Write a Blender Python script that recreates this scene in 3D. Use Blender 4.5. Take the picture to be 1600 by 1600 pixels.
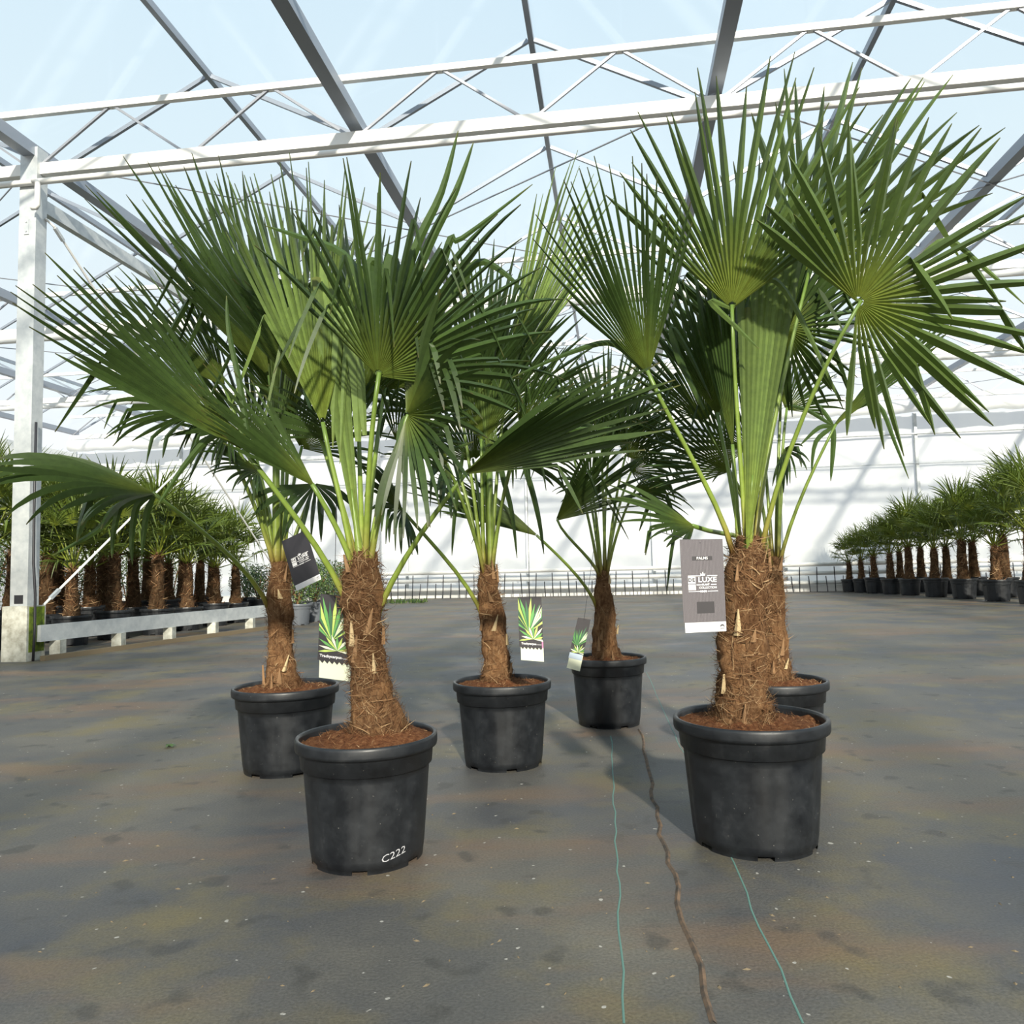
import bpy, math, random
from mathutils import Vector, Matrix, Quaternion, noise

for o in list(bpy.data.objects):
    bpy.data.objects.remove(o, do_unlink=True)
SC = bpy.context.scene
COL = SC.collection
PI = math.pi

# ------------------------------------------------------------------ camera, sky, sun, exposure
FPX = 1200.0                      # focal length in pixels of the 1600 px frame
CAM_H = 0.747
PITCH = math.atan(87 / FPX)
ROLL = 0.023
FWD = Vector((0, math.cos(PITCH), math.sin(PITCH)))
_r = Vector((1, 0, 0)); _u = Vector((0, -math.sin(PITCH), math.cos(PITCH)))
RGT = _r * math.cos(ROLL) - _u * math.sin(ROLL)
UPV = _u * math.cos(ROLL) + _r * math.sin(ROLL)
CAM = Vector((0, 0, CAM_H))
cd = bpy.data.cameras.new('camera')
cd.sensor_width = 36; cd.sensor_height = 36; cd.lens = 36 * FPX / 1600
cd.clip_start = 0.02; cd.clip_end = 300
cam = bpy.data.objects.new('camera', cd); COL.objects.link(cam)
m3 = Matrix((RGT, UPV, -FWD)).transposed()
cam.matrix_world = Matrix.Translation(CAM) @ m3.to_4x4()
SC.camera = cam

SC.view_settings.view_transform = 'Standard'
SC.view_settings.look = 'None'
SC.view_settings.gamma = 1.0
SC.view_settings.use_curve_mapping = False
SC.view_settings.exposure = 0.0
SC.cycles.transparent_max_bounces = 32
SC.cycles.max_bounces = 8

W = bpy.data.worlds.new('sky'); SC.world = W; W.use_nodes = True
wn = W.node_tree; wn.nodes.clear()
wo = wn.nodes.new('ShaderNodeOutputWorld'); wb = wn.nodes.new('ShaderNodeBackground')
tc = wn.nodes.new('ShaderNodeTexCoord'); sx = wn.nodes.new('ShaderNodeSeparateXYZ')
rp = wn.nodes.new('ShaderNodeValToRGB')
rp.color_ramp.elements[0].position = 0.0; rp.color_ramp.elements[0].color = (1.0, 1.0, 1.0, 1)
rp.color_ramp.elements[1].position = 1.0; rp.color_ramp.elements[1].color = (0.55, 0.76, 0.95, 1)
e = rp.color_ramp.elements.new(0.45); e.color = (0.76, 0.90, 0.98, 1)
wn.links.new(tc.outputs['Generated'], sx.inputs[0]); wn.links.new(sx.outputs['Z'], rp.inputs[0])
wn.links.new(rp.outputs[0], wb.inputs['Color']); wn.links.new(wb.outputs[0], wo.inputs[0])
wb.inputs['Strength'].default_value = 1.06

SUN_EL = math.radians(25)
sdir = Vector((-0.17, 1.0, 0)).normalized() * math.cos(SUN_EL) + Vector((0, 0, -math.sin(SUN_EL)))
sl = bpy.data.lights.new('sun', 'SUN'); sl.energy = 8.0; sl.angle = math.radians(2.2); sl.color = (1.0, 0.92, 0.78)
sun = bpy.data.objects.new('sun', sl); COL.objects.link(sun)
sun.rotation_euler = sdir.to_track_quat('-Z', 'Y').to_euler(); sun.location = (3, -20, 12)

# ------------------------------------------------------------------ points
def at(u, v, Y):
    """point at forward distance Y seen in the direction of photo pixel u, v"""
    d = FWD + RGT * ((u - 800) / FPX) - UPV * ((v - 800) / FPX)
    return CAM + d * (Y / d.y)
def ground(u, v, z=0.0):
    d = FWD + RGT * ((u - 800) / FPX) - UPV * ((v - 800) / FPX)
    return CAM + d * ((z - CAM_H) / d.z)
GA = math.radians(7.5)            # the greenhouse axis turns 7.5 degrees right of the view
def G(x, y, z=0.0):
    return Vector((x * math.cos(GA) + y * math.sin(GA), -x * math.sin(GA) + y * math.cos(GA), z))

# ------------------------------------------------------------------ materials
def mat(name, col=(0.5, 0.5, 0.5), rough=0.6, metal=0.0, spec=0.5):
    m = bpy.data.materials.new(name); m.use_nodes = True
    b = m.node_tree.nodes['Principled BSDF']
    b.inputs['Base Color'].default_value = (*col, 1); b.inputs['Roughness'].default_value = rough
    b.inputs['Metallic'].default_value = metal; b.inputs['Specular IOR Level'].default_value = spec
    return m
def nd(m, t, **kw):
    n = m.node_tree.nodes.new(t)
    for k, v in kw.items(): setattr(n, k, v)
    return n
def ln(m, a, b): m.node_tree.links.new(a, b)
def ramp(m, stops, src):
    r = nd(m, 'ShaderNodeValToRGB'); els = r.color_ramp.elements
    while len(els) < len(stops): els.new(0.5)
    for e, (p, c) in zip(els, stops):
        e.position = p; e.color = (*c, 1) if len(c) == 3 else c
    ln(m, src, r.inputs[0]); return r
def tex(m, scale, detail=4, rough=0.6, kind='ShaderNodeTexNoise', coord='Object', stretch=None):
    t = nd(m, kind); c = nd(m, 'ShaderNodeTexCoord'); t.inputs['Scale'].default_value = scale
    if kind == 'ShaderNodeTexNoise':
        t.inputs['Detail'].default_value = detail; t.inputs['Roughness'].default_value = rough
    src = c.outputs[coord]
    if stretch:
        mp = nd(m, 'ShaderNodeMapping'); mp.inputs['Scale'].default_value = stretch
        ln(m, src, mp.inputs[0]); src = mp.outputs[0]
    ln(m, src, t.inputs['Vector']); return t
def mixc(m, a, b, f, mode='MIX'):
    x = nd(m, 'ShaderNodeMix', data_type='RGBA', blend_type=mode)
    for s, v in ((x.inputs['A'], a), (x.inputs['B'], b), (x.inputs['Factor'], f)):
        if isinstance(v, (tuple, list)): s.default_value = (*v, 1) if len(v) == 3 else v
        elif isinstance(v, (int, float)): s.default_value = v
        else: ln(m, v, s)
    return x.outputs['Result']
def bump(m, src, strength=0.3, dist=0.01):
    b = nd(m, 'ShaderNodeBump'); b.inputs['Strength'].default_value = strength; b.inputs['Distance'].default_value = dist
    ln(m, src, b.inputs['Height']); ln(m, b.outputs[0], bsdf(m).inputs['Normal'])
def bsdf(m): return m.node_tree.nodes['Principled BSDF']

def leaf_material(name, base, young, tip, trans):
    m = mat(name, base, 0.42, 0, 0.3); b = bsdf(m)
    a = nd(m, 'ShaderNodeAttribute', attribute_name='tint'); s = nd(m, 'ShaderNodeSeparateColor')
    ln(m, a.outputs['Color'], s.inputs[0])
    r = ramp(m, [(0.0, young), (0.10, young), (0.38, base), (0.94, base), (1.0, tip)], s.outputs[0])
    dk = tuple(c * 0.4 for c in base); lt = tuple(min(1, c * 2.2) for c in base)
    v = ramp(m, [(0.0, dk), (0.5, base), (1.0, lt)], s.outputs[1])
    c1 = mixc(m, r.outputs[0], v.outputs[0], 0.5)
    n = tex(m, 55, 3, 0.6)
    n2 = ramp(m, [(0.3, (0.82, 0.82, 0.82)), (0.7, (1.12, 1.12, 1.0))], n.outputs[0])
    c2 = mixc(m, c1, n2.outputs[0], 1.0, 'MULTIPLY')
    ln(m, c2, b.inputs['Base Color'])
    t = nd(m, 'ShaderNodeBsdfTranslucent'); tcx = mixc(m, c2, trans, 0.65); ln(m, tcx, t.inputs['Color'])
    mx = nd(m, 'ShaderNodeMixShader'); mx.inputs[0].default_value = 0.2
    out = m.node_tree.nodes['Material Output']
    ln(m, b.outputs[0], mx.inputs[1]); ln(m, t.outputs[0], mx.inputs[2]); ln(m, mx.outputs[0], out.inputs[0])
    return m
M = {}
M['leaf'] = leaf_material('fan_leaf', (0.038, 0.066, 0.018), (0.16, 0.195, 0.03), (0.14, 0.10, 0.035), (0.15, 0.24, 0.02))
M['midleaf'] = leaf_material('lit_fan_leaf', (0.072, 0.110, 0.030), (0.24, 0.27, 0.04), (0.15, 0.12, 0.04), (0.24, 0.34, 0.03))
M['young'] = leaf_material('young_leaf', (0.120, 0.172, 0.050), (0.24, 0.29, 0.04), (0.16, 0.16, 0.04), (0.30, 0.42, 0.06))
M['farleaf'] = leaf_material('row_leaf', (0.078, 0.112, 0.022), (0.28, 0.31, 0.035), (0.14, 0.15, 0.04), (0.34, 0.42, 0.05))

m = M['petiole'] = mat('petiole', (0.16, 0.23, 0.035), 0.4)
a = nd(m, 'ShaderNodeAttribute', attribute_name='tint'); s = nd(m, 'ShaderNodeSeparateColor'); ln(m, a.outputs['Color'], s.inputs[0])
r = ramp(m, [(0.0, (0.17, 0.075, 0.025)), (0.10, (0.25, 0.21, 0.045)), (0.3, (0.20, 0.27, 0.04)), (1.0, (0.11, 0.18, 0.03))], s.outputs[0])
n = tex(m, 30, 3); n2 = ramp(m, [(0.3, (0.8, 0.8, 0.8)), (0.7, (1.1, 1.1, 1.1))], n.outputs[0])
ln(m, mixc(m, r.outputs[0], n2.outputs[0], 1, 'MULTIPLY'), bsdf(m).inputs['Base Color'])

m = M['trunk'] = mat('trunk_fibre', (0.2, 0.1, 0.05), 0.95, 0, 0.1)
n = tex(m, 62, 8, 0.8, stretch=(1.6, 1.6, 0.45)); n2 = tex(m, 13, 5, 0.7)
r = ramp(m, [(0.28, (0.07, 0.034, 0.017)), (0.45, (0.21, 0.112, 0.056)), (0.6, (0.34, 0.205, 0.108)), (0.78, (0.48, 0.33, 0.19))], n.outputs[0])
r2 = ramp(m, [(0.34, (0.42, 0.34, 0.28)), (0.5, (0.95, 0.9, 0.85)), (0.68, (1.35, 1.25, 1.1))], n2.outputs[0])
ln(m, mixc(m, r.outputs[0], r2.outputs[0], 1, 'MULTIPLY'), bsdf(m).inputs['Base Color']); bump(m, n.outputs[0], 1.0, 0.02)
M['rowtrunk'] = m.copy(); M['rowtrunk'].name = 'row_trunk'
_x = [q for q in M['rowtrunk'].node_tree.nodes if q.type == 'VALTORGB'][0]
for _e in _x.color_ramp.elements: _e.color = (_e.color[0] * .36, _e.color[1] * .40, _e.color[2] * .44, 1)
m = M['fibre'] = mat('fibre_strand', (0.34, 0.19, 0.09), 0.9, 0, 0.1)
a = nd(m, 'ShaderNodeAttribute', attribute_name='tint'); s = nd(m, 'ShaderNodeSeparateColor'); ln(m, a.outputs['Color'], s.inputs[0])
r = ramp(m, [(0.0, (0.05, 0.022, 0.011)), (0.75, (0.19, 0.10, 0.048)), (1.0, (0.42, 0.29, 0.16))], s.outputs[1]); ln(m, r.outputs[0], bsdf(m).inputs['Base Color'])
M['stub'] = mat('leaf_base_stub', (0.24, 0.14, 0.07), 0.85, 0, 0.2)
M['stubpale'] = mat('cut_leaf_base', (0.48, 0.36, 0.20), 0.8, 0, 0.2)
m = M['soil'] = mat('coir_soil', (0.12, 0.05, 0.025), 0.95, 0, 0.1)
n = tex(m, 70, 6, 0.8); r = ramp(m, [(0.3, (0.055, 0.022, 0.012)), (0.5, (0.17, 0.068, 0.03)), (0.72, (0.33, 0.17, 0.08))], n.outputs[0])
ln(m, r.outputs[0], bsdf(m).inputs['Base Color']); bump(m, n.outputs[0], 1.0, 0.012)
m = M['pot'] = mat('black_plastic', (0.012, 0.013, 0.015), 0.38, 0, 0.5)
n = tex(m, 14, 5, 0.65); r = ramp(m, [(0.35, (0.006, 0.007, 0.009)), (0.62, (0.013, 0.015, 0.018)), (0.85, (0.035, 0.036, 0.039))], n.outputs[0])
n3 = tex(m, 190, 2, 0.5); sp = ramp(m, [(0.74, (0, 0, 0)), (0.80, (1, 1, 1))], n3.outputs[0])
ln(m, mixc(m, r.outputs[0], (0.22, 0.21, 0.19), sp.outputs[0]), bsdf(m).inputs['Base Color'])
r3 = ramp(m, [(0.3, (0.30,) * 3), (0.7, (0.55,) * 3)], n.outputs[0]); ln(m, r3.outputs[0], bsdf(m).inputs['Roughness'])
M['potgrey'] = mat('grey_plastic', (0.10, 0.11, 0.125), 0.45)
M['terracotta'] = mat('orange_plastic', (0.42, 0.11, 0.04), 0.6)

m = M['floor'] = mat('ground_cloth', (0.09, 0.09, 0.085), 0.62, 0, 0.35)
n1 = tex(m, 0.9, 6, 0.62); n2 = tex(m, 2.1, 6, 0.6); n3 = tex(m, 1.4, 5, 0.6, stretch=(0.45, 1.3, 1)); n4 = tex(m, 160, 2, 0.5)
n5 = tex(m, 9, 2, 0.4); n6 = tex(m, 48, 1, 0.3)
b0 = ramp(m, [(0.36, (0.052, 0.055, 0.063)), (0.52, (0.095, 0.090, 0.081)), (0.66, (0.142, 0.129, 0.104))], n1.outputs[0]).outputs[0]
mo = ramp(m, [(0.50, (0, 0, 0)), (0.68, (0.8, 0.8, 0.8))], n2.outputs[0]).outputs[0]
c = mixc(m, b0, (0.150, 0.122, 0.056), mo)
br = ramp(m, [(0.50, (0, 0, 0)), (0.66, (0.8, 0.8, 0.8))], n3.outputs[0]).outputs[0]
c = mixc(m, c, (0.155, 0.099, 0.062), br)
dk = ramp(m, [(0.63, (0, 0, 0)), (0.70, (0.55, 0.55, 0.55))], n5.outputs[0]).outputs[0]
c = mixc(m, c, (0.045, 0.043, 0.04), dk)
sp = ramp(m, [(0.765, (0, 0, 0)), (0.79, (0.8, 0.8, 0.8))], n6.outputs[0]).outputs[0]
c = mixc(m, c, (0.42, 0.40, 0.36), sp)
wv = ramp(m, [(0.3, (0.8, 0.8, 0.8)), (0.7, (1.18, 1.18, 1.18))], n4.outputs[0]).outputs[0]
ln(m, mixc(m, c, wv, 1, 'MULTIPLY'), bsdf(m).inputs['Base Color'])
r = ramp(m, [(0.3, (0.42,) * 3), (0.7, (0.75,) * 3)], n1.outputs[0]); ln(m, r.outputs[0], bsdf(m).inputs['Roughness'])
bump(m, n4.outputs[0], 0.25, 0.004)
M['thread'] = mat('green_marker_thread', (0.10, 0.20, 0.17), 0.7)
m = M['seam'] = mat('seam_dirt', (0.17, 0.11, 0.065), 0.9)
n = tex(m, 30, 4); r = ramp(m, [(0.35, (0.05, 0.042, 0.035)), (0.65, (0.16, 0.10, 0.06))], n.outputs[0]); ln(m, r.outputs[0], bsdf(m).inputs['Base Color'])

m = M['sheet'] = mat('white_sheet', (0.72, 0.73, 0.72), 0.55, 0, 0.3)
n = tex(m, 0.7, 4, 0.55, stretch=(1.0, 1.0, 0.5)); r = ramp(m, [(0.3, (0.80, 0.81, 0.83)), (0.7, (0.90, 0.90, 0.88))], n.outputs[0])
ln(m, r.outputs[0], bsdf(m).inputs['Base Color']); bump(m, n.outputs[0], 0.4, 0.10)
t_ = nd(m, 'ShaderNodeBsdfTranslucent'); ln(m, r.outputs[0], t_.inputs['Color']); x_ = nd(m, 'ShaderNodeMixShader'); x_.inputs[0].default_value = 0.55
ln(m, bsdf(m).outputs[0], x_.inputs[1]); ln(m, t_.outputs[0], x_.inputs[2]); ln(m, x_.outputs[0], m.node_tree.nodes['Material Output'].inputs[0])
m = M['steel'] = mat('galvanised_steel', (0.50, 0.52, 0.53), 0.45, 0.35)
n = tex(m, 9, 5, 0.6); r = ramp(m, [(0.3, (0.40, 0.43, 0.45)), (0.7, (0.60, 0.62, 0.62))], n.outputs[0]); ln(m, r.outputs[0], bsdf(m).inputs['Base Color'])
M['white'] = mat('white_paint', (0.74, 0.73, 0.70), 0.5)
M['alu'] = mat('aluminium_bar', (0.27, 0.30, 0.35), 0.4, 0.4)
M['darkrubber'] = mat('black_rubber', (0.02, 0.02, 0.024), 0.5)
M['wire'] = mat('steel_wire', (0.33, 0.34, 0.37), 0.45, 0.6)
m = M['concrete'] = mat('concrete', (0.42, 0.42, 0.38), 0.9)
n = tex(m, 14, 5); r = ramp(m, [(0.3, (0.26, 0.25, 0.20)), (0.65, (0.52, 0.52, 0.46))], n.outputs[0]); ln(m, r.outputs[0], bsdf(m).inputs['Base Color'])
m = M['moss'] = mat('green_algae', (0.16, 0.22, 0.012), 0.9)
n = tex(m, 11, 4); r = ramp(m, [(0.35, (0.05, 0.08, 0.008)), (0.6, (0.19, 0.26, 0.012))], n.outputs[0]); ln(m, r.outputs[0], bsdf(m).inputs['Base Color'])
m = M['wood'] = mat('weathered_wood', (0.15, 0.115, 0.07), 0.9)
m = M['glass'] = bpy.data.materials.new('roof_glass'); m.use_nodes = True; m.node_tree.nodes.clear()
o_ = nd(m, 'ShaderNodeOutputMaterial'); t_ = nd(m, 'ShaderNodeBsdfTransparent'); g_ = nd(m, 'ShaderNodeBsdfGlossy'); x_ = nd(m, 'ShaderNodeMixShader')
t_.inputs[0].default_value = (0.955, 0.98, 0.985, 1); g_.inputs['Roughness'].default_value = 0.12; x_.inputs[0].default_value = 0.05
ln(m, t_.outputs[0], x_.inputs[1]); ln(m, g_.outputs[0], x_.inputs[2]); ln(m, x_.outputs[0], o_.inputs[0])
M['cardgrey'] = mat('dark_grey_card', (0.080, 0.070, 0.076), 0.22, 0, 0.8)
M['cardblack'] = mat('black_card', (0.014, 0.013, 0.018), 0.3)
M['cardband'] = mat('print_dark', (0.03, 0.027, 0.03), 0.3)
M['cardline'] = mat('print_stripe', (0.14, 0.125, 0.135), 0.3)
M['cardwhite'] = mat('white_print', (0.72, 0.71, 0.72), 0.5)
M['scribble'] = mat('chalk_grey', (0.36, 0.36, 0.38), 0.8)
M['cream'] = mat('cream_card', (0.63, 0.66, 0.50), 0.5)
M['pgreen'] = mat('print_green', (0.10, 0.30, 0.07), 0.5)
M['plime'] = mat('print_lime', (0.42, 0.55, 0.12), 0.5)
M['pdgreen'] = mat('print_dark_green', (0.03, 0.12, 0.05), 0.5)
M['pblue'] = mat('print_blue_grey', (0.35, 0.42, 0.50), 0.5)
M['ppink'] = mat('print_pink', (0.45, 0.16, 0.30), 0.5)
m = M['shrub'] = mat('shrub_leaf', (0.06, 0.11, 0.03), 0.5)
a = nd(m, 'ShaderNodeAttribute', attribute_name='tint'); s = nd(m, 'ShaderNodeSeparateColor'); ln(m, a.outputs['Color'], s.inputs[0])
r = ramp(m, [(0.0, (0.025, 0.05, 0.014)), (0.6, (0.065, 0.12, 0.03)), (1.0, (0.17, 0.22, 0.06))], s.outputs[1]); ln(m, r.outputs[0], bsdf(m).inputs['Base Color'])

# ------------------------------------------------------------------ mesh builder
class MB:
    def __init__(s): s.v = []; s.f = []; s.t = []
    def add(s, vs, fs, tint=None):
        b = len(s.v); s.v += [Vector(p) for p in vs]; s.f += [tuple(i + b for i in f) for f in fs]
        s.t += (tint if isinstance(tint, list) else [tint or (0.5, 0.5)] * len(vs))
    def box(s, lo, hi, fn=None):
        x0, y0, z0 = lo; x1, y1, z1 = hi
        vs = [(x, y, z) for x in (x0, x1) for y in (y0, y1) for z in (z0, z1)]
        if fn: vs = [fn(*p) for p in vs]
        s.add(vs, [(0, 1, 3, 2), (4, 6, 7, 5), (0, 4, 5, 1), (2, 3, 7, 6), (0, 2, 6, 4), (1, 5, 7, 3)])
    def bar(s, a, b, w, h=None, up=Vector((0, 0, 1))):
        h = h or w; a = Vector(a); b = Vector(b); d = (b - a).normalized()
        sd = d.cross(up)
        if sd.length < 1e-3: sd = d.cross(Vector((0, 1, 0)))
        sd.normalize(); u = sd.cross(d).normalized()
        vs = [p + sd * (i * w / 2) + u * (j * h / 2) for p in (a, b) for i, j in ((-1, -1), (1, -1), (1, 1), (-1, 1))]
        s.add(vs, [(0, 3, 2, 1), (4, 5, 6, 7), (0, 1, 5, 4), (1, 2, 6, 5), (2, 3, 7, 6), (3, 0, 4, 7)])
    def tube(s, pts, rad, n=8, flat=1.0, tint=None, cap=True):
        pts = [Vector(p) for p in pts]; k = len(pts); rad = rad if isinstance(rad, (list, tuple)) else [rad] * k
        d0 = (pts[1] - pts[0]).normalized(); nv = d0.orthogonal().normalized(); vs = []; tt = []
        pd = d0
        for i, p in enumerate(pts):
            d = (pts[min(i + 1, k - 1)] - pts[max(i - 1, 0)]).normalized()
            nv = pd.rotation_difference(d) @ nv; pd = d; bi = d.cross(nv)
            for j in range(n):
                an = 2 * PI * j / n
                vs.append(p + nv * (math.cos(an) * rad[i]) + bi * (math.sin(an) * rad[i] * flat)); tt.append((i / (k - 1), 0.5))
        fs = [(i * n + j, i * n + (j + 1) % n, (i + 1) * n + (j + 1) % n, (i + 1) * n + j) for i in range(k - 1) for j in range(n)]
        if cap: fs += [tuple(range(n - 1, -1, -1)), tuple((k - 1) * n + j for j in range(n))]
        s.add(vs, fs, tint or tt)
    def build(s, name, material, parent=None, origin=None, smooth=False, kind=None):
        org = Vector(origin) if origin is not None else (parent_origin(parent) if parent else Vector((0, 0, 0)))
        me = bpy.data.meshes.new(name); me.from_pydata([tuple(p - org) for p in s.v], [], s.f)
        me.materials.append(M[material] if isinstance(material, str) else material)
        ca = me.color_attributes.new('tint', 'FLOAT_COLOR', 'POINT')
        buf = []
        for t in s.t: buf += [t[0], t[1], 0.0, 1.0]
        ca.data.foreach_set('color', buf)
        if smooth: me.polygons.foreach_set('use_smooth', [True] * len(me.polygons))
        me.update()
        o = bpy.data.objects.new(name, me); COL.objects.link(o)
        if parent is not None: o.parent = parent
        if parent is None: o.location = org
        if kind: o['kind'] = kind
        return o
ORG = {}
def parent_origin(p):
    while p.parent: p = p.parent
    return Vector(p.location)
def tag(o, label, cat, group=None, kind=None):
    o['label'] = label; o['category'] = cat
    if group: o['group'] = group
    if kind: o['kind'] = kind
    return o
def thing(name, loc, label, cat, group=None, kind=None):
    o = bpy.data.objects.new(name, None); o.empty_display_size = 0.1; COL.objects.link(o); o.location = loc
    return tag(o, label, cat, group, kind)
def struct(name, loc=(0, 0, 0), label=None):
    o = bpy.data.objects.new(name, None); COL.objects.link(o); o.location = loc; o['kind'] = 'structure'
    if label: o['label'] = label
    return o
def copy_tree(o, parent=None):
    c = o.copy(); COL.objects.link(c)
    if parent is not None: c.parent = parent
    for ch in list(o.children): copy_tree(ch, c)
    return c

# ------------------------------------------------------------------ floor, walls
_p = ground(36, 1032); PX = _p.x * math.cos(GA) - _p.y * math.sin(GA); PY = _p.x * math.sin(GA) + _p.y * math.cos(GA)
GX0, GX1, GY0, GY1 = PX - 9.6, PX + 22.4, -9.9, 19.8
mb = MB(); N = 24
mb.box((-22, -14, -0.12), (24, GY1 + 6, 0.0), G)
fl = mb.build('floor', 'floor'); fl['kind'] = 'structure'; fl['label'] = 'grey brown woven ground cloth covering the greenhouse floor'
def ground_line(pts, w, h, name, mt, lab):
    mb = MB(); vs = []
    for i, p in enumerate(pts):
        q = pts[min(i + 1, len(pts) - 1)] - pts[max(i - 1, 0)]; sd = Vector((q.y, -q.x, 0)).normalized() * w / 2
        vs += [p - sd + Vector((0, 0, 0.0005)), p + Vector((0, 0, h)), p + sd + Vector((0, 0, 0.0005))]
    fs = [f for i in range(len(pts) - 1) for f in ((i * 3, i * 3 + 1, i * 3 + 4, i * 3 + 3), (i * 3 + 1, i * 3 + 2, i * 3 + 5, i * 3 + 4))]
    mb.add(vs, fs); o = mb.build(name, mt, fl); o['label'] = lab; return o
def gl(seq, sub=6, jit=0.004, seed=1):
    rr = random.Random(seed); out = []
    P = [ground(u, v) for u, v in seq]
    for a, b in zip(P[:-1], P[1:]):
        for k in range(sub): out.append(a.lerp(b, k / sub) + Vector((rr.uniform(-jit, jit), 0, 0)))
    out.append(P[-1]); return out
ground_line(gl([(955, 1150), (958, 1220), (962, 1300), (967, 1400), (975, 1600)]), 0.004, 0.0012, 'marker_thread', 'thread', 'thin green marker thread woven in the cloth')
ground_line(gl([(1010, 1050), (1050, 1140), (1080, 1200), (1165, 1395), (1255, 1600)]), 0.004, 0.0012, 'marker_thread', 'thread', 'thin green marker thread woven in the cloth')
ground_line(gl([(1000, 1140), (1016, 1215), (1030, 1290), (1056, 1385), (1115, 1600)], jit=0.008), 0.012, 0.005, 'cloth_seam', 'seam', 'brown dirt along a seam of the ground cloth')
# debris lying on the cloth
rr = random.Random(5); mb = MB()
for k in range(240):
    u = rr.uniform(-60, 1660); v = 1000 + 560 * rr.random() ** 1.3; p = ground(u, v); s_ = rr.uniform(0.003, 0.009)
    an = rr.uniform(0, PI); d = Vector((math.cos(an), math.sin(an), 0)); e_ = Vector((-d.y, d.x, 0)) * rr.uniform(0.25, 0.6)
    z = Vector((0, 0, s_ * 0.35))
    mb.add([p + d * s_, p + e_ * s_, p - d * s_, p - e_ * s_, p + z], [(0, 1, 4), (1, 2, 4), (2, 3, 4), (3, 0, 4)])
o = mb.build('debris', 'wood', fl); o['kind'] = 'stuff'; o['label'] = 'scattered brown crumbs on the ground cloth'
mb = MB(); c = ground(265, 1168)
for k in range(6):
    an = k * 1.05 + 0.3; d = Vector((math.cos(an), math.sin(an) * 0.8, 0)) * 0.03; e_ = Vector((-d.y, d.x, 0)) * 0.3
    mb.add([c + Vector((0, 0, .001)), c + d * 0.5 + e_ + Vector((0, 0, .014)), c + d + Vector((0, 0, .005)), c + d * 0.5 - e_ + Vector((0, 0, .012))], [(0, 1, 2, 3)])
tag(mb.build('weed', 'shrub', None, c), 'tiny green weed sprouting alone on the bare ground cloth', 'weed')

# back wall: a curb, sheet panels between thin posts, glass gable band above
wallb = struct('wall_back', G(0, GY1, 0), 'white plastic sheet wall at the far end')
x = GX0; k = 0
while x < GX1 - 0.1:
    mb = MB(); nx, nz = 12, 8; vs = []; fs = []
    for j in range(nz + 1):
        for i in range(nx + 1):
            px = x + 3.2 * i / nx; pz = 0.05 + 4.2 * j / nz
            wv_ = 0.05 * noise.noise(Vector((px * 0.8, pz * 0.25, 3.1))) + 0.02 * noise.noise(Vector((px * 2.6, pz * 0.7, 9)))
            vs.append(G(px, GY1 + (wv_ if 0 < i < nx else 0), pz))
    for j in range(nz):
        for i in range(nx):
            a_ = j * (nx + 1) + i; fs.append((a_, a_ + 1, a_ + nx + 2, a_ + nx + 1))
    mb.add(vs, fs); mb.build('sheet_panel', 'sheet', wallb, smooth=True)
    mb = MB(); mb.bar(G(x, GY1 - 0.06, 0), G(x, GY1 - 0.06, 4.3), 0.07); mb.build('wall_post', 'steel', wallb)
    x += 3.2
mb = MB(); mb.box((GX0, GY1 - 0.16, 0), (GX1, GY1 + 0.08, 0.16), G); mb.build('curb', 'white', wallb)
for z_, w_ in ((3.78, 0.05), (3.05, 0.02)):
    mb = MB(); mb.tube([G(GX0, GY1 - 0.12, z_), G(GX1, GY1 - 0.12, z_)], w_ / 2, 8); mb.build('wall_rail', 'steel', wallb)
for nm, xg in (('wall_left', GX0), ('wall_right', GX1)):
    w = struct(nm, G(xg, 5, 0), 'white plastic sheet side wall')
    y = GY0
    while y < GY1 - 0.2:
        mb = MB(); y1 = min(y + 4.5, GY1)
        mb.box((xg - 0.02, y, 0), (xg + 0.02, y1 - 0.02, 4.25), G); mb.build('sheet_panel', 'sheet', w); y += 4.5

# heating rail along the foot of the back wall
hr = thing('heating_rail', G(0, GY1 - 0.3, 0), 'white heating pipes on thin black hangers along the far wall foot', 'heating pipes')
for z_ in (0.66, 0.45, 0.22):
    mb = MB(); mb.tube([G(-9, GY1 - 0.35, z_), G(10.2, GY1 - 0.35, z_)], 0.05, 8); mb.build('pipe', 'white', hr, smooth=True)
rr = random.Random(2)
for i in range(96):
    xg = -9 + 0.2 * i; t_ = 0.60 if i % 2 else 0.38
    mb = MB(); mb.bar(G(xg + 0.03, GY1 - 0.41, t_), G(xg + rr.uniform(-.01, .06), GY1 - 0.43, 0.0), 0.016); mb.build('hanger', 'darkrubber', hr)

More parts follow.
